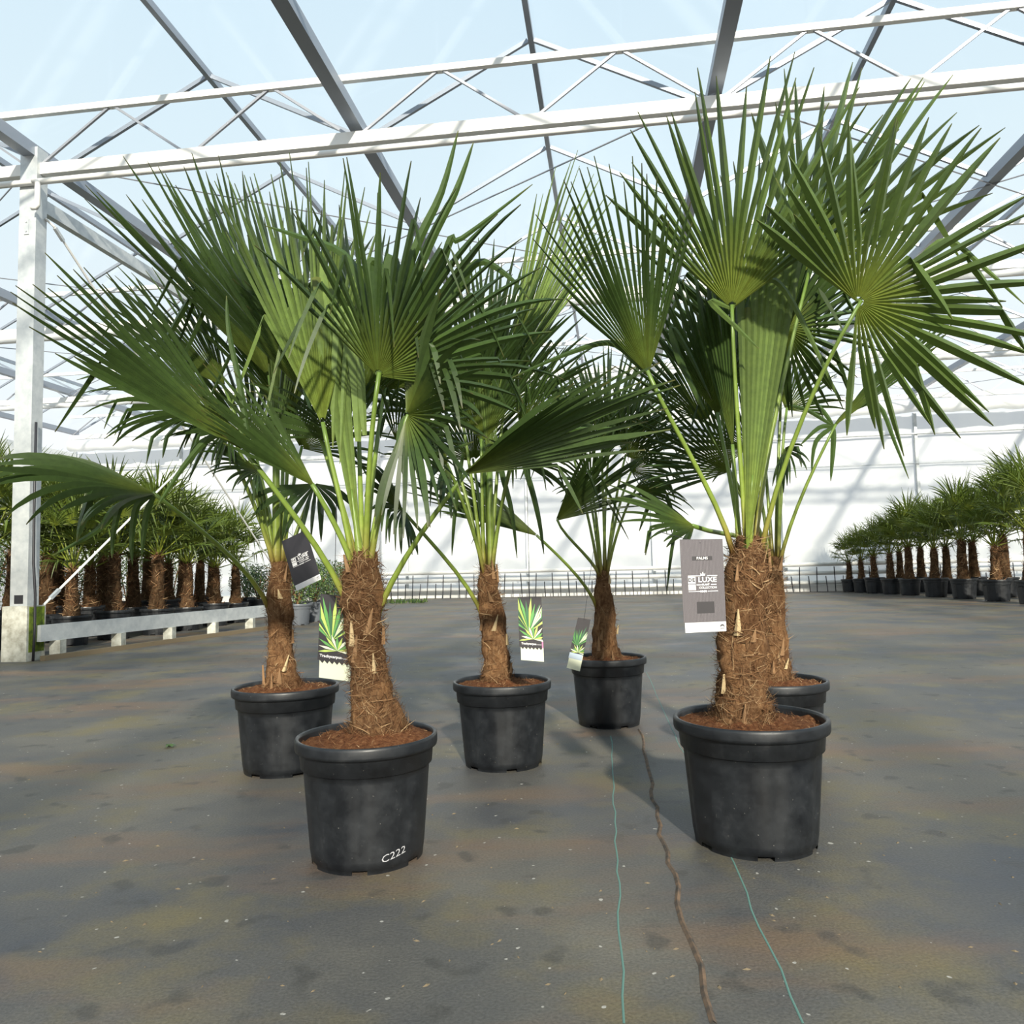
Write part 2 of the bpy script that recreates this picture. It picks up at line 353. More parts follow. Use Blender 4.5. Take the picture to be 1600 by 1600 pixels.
# ------------------------------------------------------------------ roof: gutters every 3.2 m, ridges between, glass panes on bars
ZG, ZR = 4.86, 5.66
ceil = struct('ceiling', G(0, 6, 4.6), 'ridge and furrow glass roof')
YS = [GY0 + 1.856 * i for i in range(17)]
xs = [GX0 + 3.2 * i for i in range(11)]
for x in xs:
    mb = MB(); mb.bar(G(x, GY0, ZG - 0.04), G(x, GY1, ZG - 0.04), 0.12, 0.09); mb.bar(G(x, GY0, ZG + 0.02), G(x, GY1, ZG + 0.02), 0.10, 0.04)
    mb.build('gutter', 'alu', ceil)
pane_me = {}
for x in xs[:-1]:
    mb = MB(); mb.bar(G(x + 1.6, GY0, ZR), G(x + 1.6, GY1, ZR), 0.05, 0.07); mb.build('ridge', 'alu', ceil)
    for sgn in (0, 1):
        xa, za, xb, zb = (x + 0.06, ZG + 0.03, x + 1.57, ZR) if sgn == 0 else (x + 1.63, ZR, x + 3.14, ZG + 0.03)
        for i, y in enumerate(YS):
            mb = MB(); mb.bar(G(xa, y, za - 0.015), G(xb, y, zb - 0.015), 0.03, 0.04); mb.build('glazing_bar', 'alu', ceil)
            if i + 1 < len(YS) :
                mb = MB(); y1 = YS[i + 1]
                vs = [G(xa, y + .015, za), G(xb, y + .015, zb), G(xb, y1 - .015, zb), G(xa, y1 - .015, za)]
                mb.add(vs, [(0, 1, 2, 3)])
                mb.build('glass_pane', 'glass', ceil)

# lattice trusses across the house
def truss(yg, idx):
    zl, zu = 4.66, 5.24
    lab = ['lattice roof truss above the palms, joined to the moss footed post', 'second lattice roof truss beyond the palms', 'third lattice roof truss nearer the far wall', 'lattice roof truss against the far wall', 'lattice roof truss behind the potted palms'][idx]
    t = thing('roof_truss', G(0, yg, zl), lab, 'truss', 'lattice roof trusses')
    mb = MB(); mb.bar(G(GX0, yg, zl), G(GX1, yg, zl), 0.07, 0.11); mb.build('lower_chord', 'white', t)
    mb = MB(); mb.bar(G(GX0, yg, zu), G(GX1, yg, zu), 0.05, 0.06); mb.build('upper_chord', 'white', t)
    x = GX0; up = True
    while x < GX1 - 0.5:
        mb = MB(); a_, b_ = (zl, zu) if up else (zu, zl)
        mb.bar(G(x, yg, a_), G(x + 0.8, yg, b_), 0.022); mb.build('diagonal', 'wire', t); x += 0.8; up = not up
    mb = MB(); mb.tube([G(GX0, yg - 0.1, zl - 0.17), G(GX1, yg - 0.1, zl - 0.17)], 0.03, 8); mb.build('pipe', 'white', t, smooth=True)
    return t
TY = [PY, PY + 4.4, PY + 8.8, 19.5]
for i, y in enumerate(TY): truss(y, i)
truss(-3.0, 4)
# roof bracing wires
bw = thing('roof_bracing', G(0, 8, 4.5), 'thin steel bracing wires crossing under the glass roof', 'wires')
for x in (PX - 6.4, PX, PX + 6.4, PX + 12.8):
    for y0, y1 in zip(TY[:-1], TY[1:]):
        for xa, xb in ((x, x + 6.4), (x + 6.4, x)):
            mb = MB(); mb.tube([G(xa, y0, 4.75), G(xb, y1, 4.8)], 0.008, 5); mb.build('wire', 'wire', bw)
# purlin along the post row
def row_post(u, Y=12.0):
    # point of the post row seen in photo column u
    for _ in range(30):
        p = at(u, 890, Y); g = p.x * math.cos(GA) - p.y * math.sin(GA); Y *= PX / g
    return Vector((p.x, p.y, 0))
def g_y(p): return p.x * math.sin(GA) + p.y * math.cos(GA)
P2p, P3p = row_post(437), row_post(589)
for ya, yb, lab in ((PY + .065, g_y(P2p) - .065, 'galvanised steel purlin leaving the near post at gutter height'), (g_y(P2p) + .065, g_y(P3p) - .065, 'galvanised steel purlin between the two farther posts')):
    pu = MB(); pu.bar(G(PX, ya, 4.36), G(PX, yb, 4.36), 0.07, 0.13)
    tag(pu.build('purlin', 'steel', None, G(PX, ya, 4.36)), lab, 'beam', 'purlins along the post row')
# folded shade screen under the far truss
for idx, (yg, z_, r_) in enumerate(((19.21, 4.38, 0.165), (PY + 8.612, 4.52, 0.05), (PY + 4.217, 4.52, 0.045))):
    rr = random.Random(idx); pts = []; rd = []
    n_ = 120
    for i in range(n_ + 1):
        xg = GX0 + .25 + (GX1 - GX0 - .5) * i / n_
        pts.append(G(xg, yg, z_ + rr.uniform(-.012, .012) - 0.03 * abs(math.sin(i * 0.9)))); rd.append(r_ * rr.uniform(0.85, 1.12))
    mb = MB(); mb.tube(pts, rd, 8)
    tag(mb.build('shade_screen', 'sheet', None, G(0, yg, z_), smooth=True), ['folded white shade screen bunched along the far wall truss', 'folded white shade screen below the third truss', 'folded white shade screen below the second truss'][idx], 'screen', 'folded shade screens')

# ------------------------------------------------------------------ support posts
def post(loc, label, near, h=4.86):
    x, y, _ = loc
    c_, s_ = math.cos(GA), math.sin(GA)
    def L(a, b, z): return Vector((x + a * c_ + b * s_, y - a * s_ + b * c_, z))
    t = thing('support_post', (x, y, 0), label, 'post', 'steel posts along the plant bed')
    mb = MB(); mb.box((-.088, -.07, 0.50), (.088, .07, h), L)
    sh = mb.build('shaft', 'steel', t)
    mb = MB(); mb.box((-.125, -.115, 0.0), (.125, .115, 0.50), L); ft = mb.build('footing', 'concrete', t)
    if near:
        mb = MB(); mb.box((.1255, -.09, 0.08), (.1275, .10, 0.49), L); mb.build('algae', 'moss', ft)['label'] = 'bright green algae on the footing side'
        mb = MB(); mb.box((-.045, -.0715, 0.52), (.045, -.0705, 0.60), L); mb.build('slot', 'darkrubber', sh)
        mb = MB(); mb.box((-.03, -.078, 4.0), (.02, -.07, 4.15), L); mb.build('plate', 'steel', sh)
        for z_ in (4.03, 4.12):
            mb = MB(); mb.tube([L(-.005, -.085, z_), L(-.005, -.07, z_)], 0.008, 6); mb.build('bolt', 'steel', sh)
        mb = MB(); mb.tube([L(.10, -.14, 4.48), L(.14, -.14, 4.48), L(.155, -.14, 4.46), L(.16, -.14, 4.24), L(.145, -.14, 4.22), L(.10, -.14, 4.22)], 0.025, 8); mb.build('elbow_pipe', 'white', t, smooth=True)
        mb = MB(); mb.tube([L(.15, -.06, 0.0), L(.16, -.06, 0.3), L(.15, -.05, .6), L(.125, -.05, .9), L(.12, -.05, 1.4), L(.12, -.05, 2.2)], 0.012, 6); mb.build('cable', 'darkrubber', t, smooth=True)
    return t
P1p = ground(36, 1032); post(P1p, 'tall galvanised steel post on an algae stained concrete footing', True)
post(P2p, 'galvanised steel post half hidden by the middle of the palm crowns', False)
post(P3p, 'white steel post standing near the far wall and orange pot', False)
for (a_, b_, lab) in ((P1p + Vector((.125, .09, .50)), P2p + Vector((.097, -.03, 4.2)), 'steel brace rod rising from the moss footed post'),
                 (P1p + Vector((.097, .03, 4.2)), P2p + Vector((.13, -.10, .49)), 'steel brace rod falling from the top of the near post')):
    t = thing('brace_rod', a_, lab, 'brace', 'cross braces between posts')
    d = (b_ - a_).normalized(); sp_ = Vector((.034, 0, 0)) if lab.startswith('steel brace rod falling') else Vector()   # the two rods pass side by side
    mb = MB(); mb.tube([a_, a_ + d * .08 + sp_, b_ - d * .08 + sp_, b_], 0.012, 6); mb.build('rod', 'white', t)
    d = (b_ - a_).normalized(); mb = MB(); mb.bar(a_ + d * 0.10 + sp_, a_ + d * 0.24 + sp_, 0.03); mb.build('turnbuckle', 'steel', t)

# low galvanised kerb rail in front of the left bed
ra, rb = ground(60, 1003, 0.17), ground(416, 963, 0.17)
rl = thing('bed_rail', (ra.x, ra.y, 0), 'low galvanised steel rail edging the plant bed', 'rail')
mb = MB(); mb.bar(ra + Vector((0, 0, .075)), rb + Vector((0, 0, .075)), 0.05, 0.15); mb.build('beam', 'steel', rl)
for k in range(5):
    p = ra.lerp(rb, 0.06 + k * 0.21); mb = MB(); mb.bar(Vector((p.x, p.y, 0)), Vector((p.x, p.y, 0.17)), 0.10, 0.10); mb.build('leg', 'concrete', rl)
mb = MB(); p = Vector((ra.x, ra.y, .02)); q = Vector((rb.x, rb.y, .02)); off = Vector((.06, -.03, 0)); mb.bar(p + off, q + off, 0.06, 0.05); mb.build('timber_edge', 'wood', rl)

# ------------------------------------------------------------------ fan leaves
def fan(mb, H, d, n, R, hs, nseg, rj=0.45, cup=0.0, droop=0.15, kink=0.1, seed=0, rows=12, pleat=0.35, sshort=0.28, fat=1.0, tintvar=0.5, gdir=Vector((0, 0, -1))):
    rr = random.Random(seed); d = d.normalized(); n = (n - d * n.dot(d)).normalized(); sd = d.cross(n)
    hs = math.radians(hs); cup = math.radians(cup); dl = hs / nseg
    ts = [0.03] + [i / (rows - 1) for i in range(1, rows)]
    for k in range(nseg):
        ph = -hs + (2 * k + 1) * dl
        dr = d * math.cos(ph) + sd * (math.sin(ph) * math.cos(cup)) + n * (abs(math.sin(ph)) * math.sin(cup))
        dr.normalize(); jit = Vector((rr.uniform(-1, 1), rr.uniform(-1, 1), rr.uniform(-1, 1))) * min(0.12, dl * 1.7)
        side = (sd * math.cos(ph) - d * math.sin(ph)); side = (side - dr * side.dot(dr)).normalized()
        nn = side.cross(dr) * -1.0
        if nn.dot(n) < 0: nn = -nn
        L = R * (1 - sshort * (abs(ph) / max(hs, .01)) ** 2) * (rr.uniform(0.88, 1.05) if rr.random() < .9 else rr.uniform(.72, .9))
        wj = math.tan(dl) * rj * R * 1.0 * fat
        kt = rr.uniform(0.5, 0.85) if rr.random() < kink else 9
        open_ = rr.uniform(0.0, 0.42); dp = droop * rr.uniform(0.4, 1.8); tv = min(1, max(0, rr.gauss(0.5, 0.22)))
        p = Vector(H); cur = dr.copy(); cn = nn.copy(); vs = []; tt = []; pt = 0
        for i, t in enumerate(ts):
            dt = t - pt
            if pt <= rj < t + 1e-6 and jit is not None:
                nd_ = (cur + jit).normalized(); q = cur.rotation_difference(nd_); cn = q @ cn; side = q @ side; cur = nd_; jit = None
            if t > 0.4:
                nd_ = (cur + gdir * (dp * dt * 4 * (t - 0.3))).normalized()
                if t >= kt:
                    out = Vector((cur.x, cur.y, 0)); nd_ = (cur * 0.35 + gdir * 0.9 + out * 0.1).normalized() if cur.z > -0.85 else nd_
                q = cur.rotation_difference(nd_); cn = q @ cn; side = q @ side; cur = nd_
            p = p + cur * (dt * L); pt = t
            r_ = t * L
            gp = 1.03 if rj > .8 else 1.0 - open_ * min(1, max(0, t - .08) * 4)
            if r_ < rj * R: w = math.tan(dl) * r_ * gp * (1 if fat <= 1 else fat)
            else:
                q_ = (r_ - rj * R) / max(1e-4, L - rj * R); w = wj * gp * (1 - q_ ** 2.6 * 0.86) * (1 if t < 0.999 else 0.35)
            w = max(w, 0.0012)
            rise = cn * (pleat * w)
            vs += [p - side * w - rise, p + rise, p + side * w - rise]; tt += [(t, tv)] * 3
        fs = []
        for i in range(len(ts) - 1):
            a_ = i * 3; fs += [(a_, a_ + 1, a_ + 4, a_ + 3), (a_ + 1, a_ + 2, a_ + 5, a_ + 4)]
        mb.add(vs, fs, tt)
def strip(mb, pts, w, tv=0.6, n=10, t0=0.3):
    """one long leaf segment along a smooth path"""
    P = [Vector(p) for p in pts]; out = []
    for i in range(len(P) - 1):
        a0, a1, a2, a3 = P[max(i - 1, 0)], P[i], P[i + 1], P[min(i + 2, len(P) - 1)]
        for k in range(4):
            t = k / 4
            out.append(0.5 * ((2 * a1) + (a2 - a0) * t + (2 * a0 - 5 * a1 + 4 * a2 - a3) * t * t + (3 * a1 - a0 - 3 * a2 + a3) * t ** 3))
    out.append(P[-1]); vs = []; tt = []; m_ = len(out)
    for i, p in enumerate(out):
        d = (out[min(i + 1, m_ - 1)] - out[max(i - 1, 0)]).normalized(); vw = (CAM - p).normalized()
        sd = d.cross(vw + Vector((0.25, 0, 0.3))).normalized(); q = i / (m_ - 1)
        ww = w * (min(1, 0.35 + q * 2.5)) * (1 - q ** 3) + 0.001; nn = sd.cross(d)
        vs += [p - sd * ww - nn * ww * .3, p + nn * ww * .3, p + sd * ww - nn * ww * .3]; tt += [(t0 + q * (1 - t0), tv)] * 3
    mb.add(vs, [f for i in range(m_ - 1) for f in ((i * 3, i * 3 + 1, i * 3 + 4, i * 3 + 3), (i * 3 + 1, i * 3 + 2, i * 3 + 5, i * 3 + 4))], tt)
def petiole(mb, A, H, d, r0, r1, lift=0.25, n=7):
    L = (H - A).length; c1 = A + (Vector((0, 0, 1)) * 0.6 + (H - A).normalized() * 0.6) * (L * lift); c2 = H - (d * 0.25 + (H - A).normalized() * 0.75) * (L * 0.3)
    pts = []; rd = []
    for i in range(n + 1):
        t = i / n; pts.append(A * (1 - t) ** 3 + c1 * (3 * t * (1 - t) ** 2) + c2 * (3 * t * t * (1 - t)) + H * t ** 3); rd.append(r0 + (r1 - r0) * t ** 0.6)
    mb.tube(pts, rd, 7, 0.7)

# ------------------------------------------------------------------ pots, soil, trunks
def pot_mesh(mb, c, R, Hh, seg=72, notches=6, ph0=0.0):
    """nursery pot: flared lip, plain collar, step, fluted body, foot with drain notches"""
    prof = [(0.775, 0.0), (0.782, 0.036), (0.80, 0.10), (0.845, 0.42), (0.882, 0.70), (0.888, 0.752), (0.925, 0.762), (0.945, 0.895), (0.955, 0.90), (1.0, 0.902), (1.008, 0.925), (1.008, 0.975), (1.0, 0.995), (0.985, 1.0), (0.955, 0.996), (0.945, 0.97), (0.935, 0.86)]
    vs = []; fs = []
    for (pr, pz) in prof:
        for j in range(seg):
            an = 2 * PI * j / seg; fl_ = 1.0
            if 0.05 < pz < 0.74:
                fl_ = 1 - 0.018 * (1 if (j % 9) in (0, 1) else 0)
            vs.append(c + Vector((math.cos(an) * R * pr * fl_, math.sin(an) * R * pr * fl_, Hh * pz)))
    for i in range(len(prof) - 1):
        for j in range(seg):
            if i == 0:
                a_ = ((j / seg + ph0) * notches) % 1.0
                if a_ < 0.26: continue
            fs.append((i * seg + j, i * seg + (j + 1) % seg, (i + 1) * seg + (j + 1) % seg, (i + 1) * seg + j))
    fs.append(tuple(range(2 * seg - 1, seg - 1, -1)))
    mb.add(vs, fs)
def soil_mesh(mb, c, R, z, mound, tx, ty, seed, nr=10, ns=40):
    vs = [c + Vector((0, 0, z + mound))]; fs = []
    for i in range(1, nr + 1):
        for j in range(ns):
            an = 2 * PI * j / ns; r_ = R * i / nr; x, y = math.cos(an) * r_, math.sin(an) * r_
            h = mound * math.exp(-((x - tx) ** 2 + (y - ty) ** 2) / (0.32 * R * R)) + 0.012 * noise.noise(Vector((x * 30, y * 30, seed))) + 0.008 * noise.noise(Vector((x * 80, y * 80, seed)))
            vs.append(c + Vector((x, y, z + h)))
    for j in range(ns): fs.append((0, 1 + j, 1 + (j + 1) % ns))
    for i in range(nr - 1):
        for j in range(ns):
            a_ = 1 + i * ns + j; b_ = 1 + i * ns + (j + 1) % ns; fs.append((a_, a_ + ns, b_ + ns, b_))
    mb.add(vs, fs)
def chips(mb, c, R, z, n, seed, mound):
    rr = random.Random(seed)
    for k in range(n):
        an = rr.uniform(0, 2 * PI); r_ = R * math.sqrt(rr.random()) * 0.96; p = c + Vector((math.cos(an) * r_, math.sin(an) * r_, z + mound * math.exp(-(r_ / R) ** 2 / .32) + 0.004))
        d = Vector((rr.uniform(-1, 1), rr.uniform(-1, 1), rr.uniform(-.1, .6))).normalized() * rr.uniform(.006, .018); e_ = d.orthogonal().normalized() * 0.0009
        mb.add([p - d * .5 - e_, p - d * .5 + e_, p + d * .5 + Vector((0, 0, .003))], [(0, 1, 2)], (0.5, rr.random()))
def trunk_mesh(mb, pts, rads, seed, ns=28, sub=6):
    P = []; Rr = []
    for i in range(len(pts) - 1):
        for k in range(sub):
            t = k / sub; P.append(pts[i].lerp(pts[i + 1], t)); Rr.append(rads[i] + (rads[i + 1] - rads[i]) * t)
    P.append(pts[-1]); Rr.append(rads[-1]); vs = []
    for i, (p, r_) in enumerate(zip(P, Rr)):
        for j in range(ns):
            an = 2 * PI * j / ns; dv = Vector((math.cos(an), math.sin(an), 0))
            q = p + dv * r_
            h = 1 + 0.17 * noise.noise(q * 22 + Vector((seed, 0, 0))) + 0.10 * noise.noise(Vector((q.x * 14 + seed, q.y * 14, q.z * 34))) + 0.09 * noise.noise(q * 60) + 0.06 * math.sin(an * 3 + i * 0.55 + seed)
            vs.append(p + dv * (r_ * h) + Vector((0, 0, 0.008 * noise.noise(q * 40))))
    k = len(P); fs = [(i * ns + j, i * ns + (j + 1) % ns, (i + 1) * ns + (j + 1) % ns, (i + 1) * ns + j) for i in range(k - 1) for j in range(ns)]
    fs.append(tuple((k - 1) * ns + j for j in range(ns))); mb.add(vs, fs)
    return P, Rr
def fibres(mb, P, Rr, n, seed, ln_=(.02, .065), w=0.0006):
    rr = random.Random(seed); k = len(P)
    for _ in range(n):
        i = rr.randrange(0, k - 1); an = rr.uniform(0, 2 * PI); dv = Vector((math.cos(an), math.sin(an), 0)); tg = Vector((-dv.y, dv.x, 0))
        p = P[i] + dv * Rr[i] * rr.uniform(0.98, 1.07)
        d = (tg * rr.gauss(0, 0.8) + Vector((0, 0, rr.gauss(0.35, 0.6))) + dv * rr.uniform(-0.05, 0.16)).normalized(); L = rr.uniform(*ln_)
        bd = tg * rr.uniform(-.35, .35) * L
        c_ = p + d * L * .5 + dv * L * rr.uniform(0, .10) + bd * .5; e_ = p + d * L + dv * L * rr.uniform(-.25, .10) - bd * .2
        s_ = d.cross(dv).normalized() * w * (rr.uniform(.5, 1.1) if rr.random() < .93 else rr.uniform(1.5, 2.6)); tv = (0.5, rr.random())
        mb.add([p - s_, p + s_, c_ + s_, c_ - s_, e_], [(0, 1, 2, 3), (3, 2, 4)], tv)

def palm(spec):
    u, v = spec['base']; base = ground(u, v); Y = base.y
    R = spec['rim'] / 2 * Y / FPX / 1.008; Hh = spec.get('h', 0.315)
    t = thing('potted_palm', base, spec['label'], 'palm', 'large potted fan palms')
    mb = MB(); pot_mesh(mb, base, R, Hh, ph0=spec.get('ph', 0)); pt = mb.build('pot', 'pot', t, smooth=False)
    for p_ in pt.data.polygons: p_.use_smooth = abs(p_.normal.z) < 0.9 and len(p_.vertices) == 4
    tp = spec['trunk']; Yt = Y + spec.get('dy', 0)
    pts = [at(a, b, Yt) for a, b, _ in tp]; rads = [c * 0.9 * Yt / FPX for _, _, c in tp]
    z = Hh * 0.935; mound = spec.get('mound', 0.03)
    mb = MB(); soil_mesh(mb, base, R * 0.945, z, mound, pts[0].x - base.x, pts[0].y - base.y, hash(u) % 7); so = mb.build('soil', 'soil', t, smooth=True)
    mb = MB(); chips(mb, base, R * 0.94, z, 260, u, mound); mb.build('coir', 'fibre', so, kind='stuff')
    pts[0].z = min(pts[0].z, z + mound * 0.5); pts = [pts[0] - Vector((0, 0, .03))] + pts; rads = [rads[0]] + rads
    mb = MB(); P, Rr = trunk_mesh(mb, pts, rads, u); tr = mb.build('trunk', 'trunk', t, smooth=True)
    mb = MB(); fibres(mb, P, Rr, spec.get('nf', 900), u + 1); mb.build('fibre', 'fibre', tr, kind='stuff')
    rr = random.Random(u + 5)
    for k in range(spec.get('stubs', 7)):                     # old leaf bases left on the trunk
        i = int(len(P) * (0.1 + 0.8 * rr.random())); an = rr.uniform(PI * 1.05, PI * 1.95); dv = Vector((math.cos(an), math.sin(an), 0)); tg = Vector((-dv.y, dv.x, 0))
        p = P[min(i, len(P) - 1)] + dv * Rr[min(i, len(P) - 1)] * 0.95; L = rr.uniform(.035, .075); w = rr.uniform(.006, .013)
        up = (Vector((0, 0, 1)) + dv * rr.uniform(.0, .16) + tg * rr.uniform(-.35, .35)).normalized(); mb = MB()
        mb.add([p - tg * w + dv * .004, p + tg * w + dv * .004, p + dv * .012, p + up * L + tg * w * .12 + dv * .008, p + up * L - tg * w * .12 + dv * .008, p + up * L + dv * .002], [(0, 2, 4), (2, 1, 3), (2, 3, 4), (0, 4, 5), (1, 5, 3), (3, 5, 4)])
        mb.build('leaf_base', 'stubpale' if k % 5 == 0 else 'stub', tr)
    cu, cv = spec['crown']; crown = at(cu, cv, Yt)
    for i, lf in enumerate(spec['leaves']):
        hu, hv, hy, tu, tv_, ty, hs, roll = lf[:8]; o = lf[8] if len(lf) > 8 else {}
        H = at(hu, hv, Yt + hy); T = at(tu, tv_, Yt + ty); d = (T - H); Rl = d.length; d.normalize()
        c_ = (CAM - H).normalized(); n_ = (c_ - d * c_.dot(d)).normalized(); n_ = Quaternion(d, math.radians(roll)) @ n_
        mb = MB()
        fan(mb, H, d, n_, Rl, hs, o['n'] if 'rj' in o else max(10, int(o.get('n', 30) * .78)), o.get('rj', 0.42), o.get('cup', 8), o.get('droop', 0.12), o.get('kink', 0.08), seed=u * 31 + i, fat=o.get('fat', 1.0 + max(0, 62 - hs) / 62 * .5 if o.get('rj', .4) < .8 else 1.0), pleat=o.get('pleat', 0.75), sshort=o.get('short', 0.28))
        for st in o.get('strips', []):
            w = st[0] * (Yt + hy) / FPX / 2; yy = Yt + hy
            strip(mb, [at(a, b, yy + (cc[0] if cc else 0)) for a, b, *cc in st[1:]], w, tv=0.75)
        fr = mb.build('frond', o.get('mat', 'leaf'), t, smooth=False)
        if o.get('mat') == 'young': fr['label'] = 'pale green young leaf still folded'
        A = at(*o['start'], Yt + o.get('sy', 0)) if 'start' in o else crown
        if 'start' in o:                                     # root the stem inside the trunk at that height
            ax = min(P, key=lambda q: abs(q.z - A.z)); A = A.lerp(Vector((ax.x, ax.y, A.z)), 0.55)
        off = Vector((H.x - A.x, H.y - A.y, 0)); off = off.normalized() * min(off.length, rads[-1] * 0.7) if off.length > 1e-4 else off
        A = A + off * (0.3 if 'start' in o else 1) - Vector((0, 0, 0.03))
        mb = MB(); petiole(mb, A, H + d * (0.22 if hv > 860 else 0.01), d, o.get('p0', 0.011), 0.003 if hv > 860 else o.get('p1', 0.0065)); mb.build('petiole', 'petiole', fr, smooth=True)
    return t, base, Yt

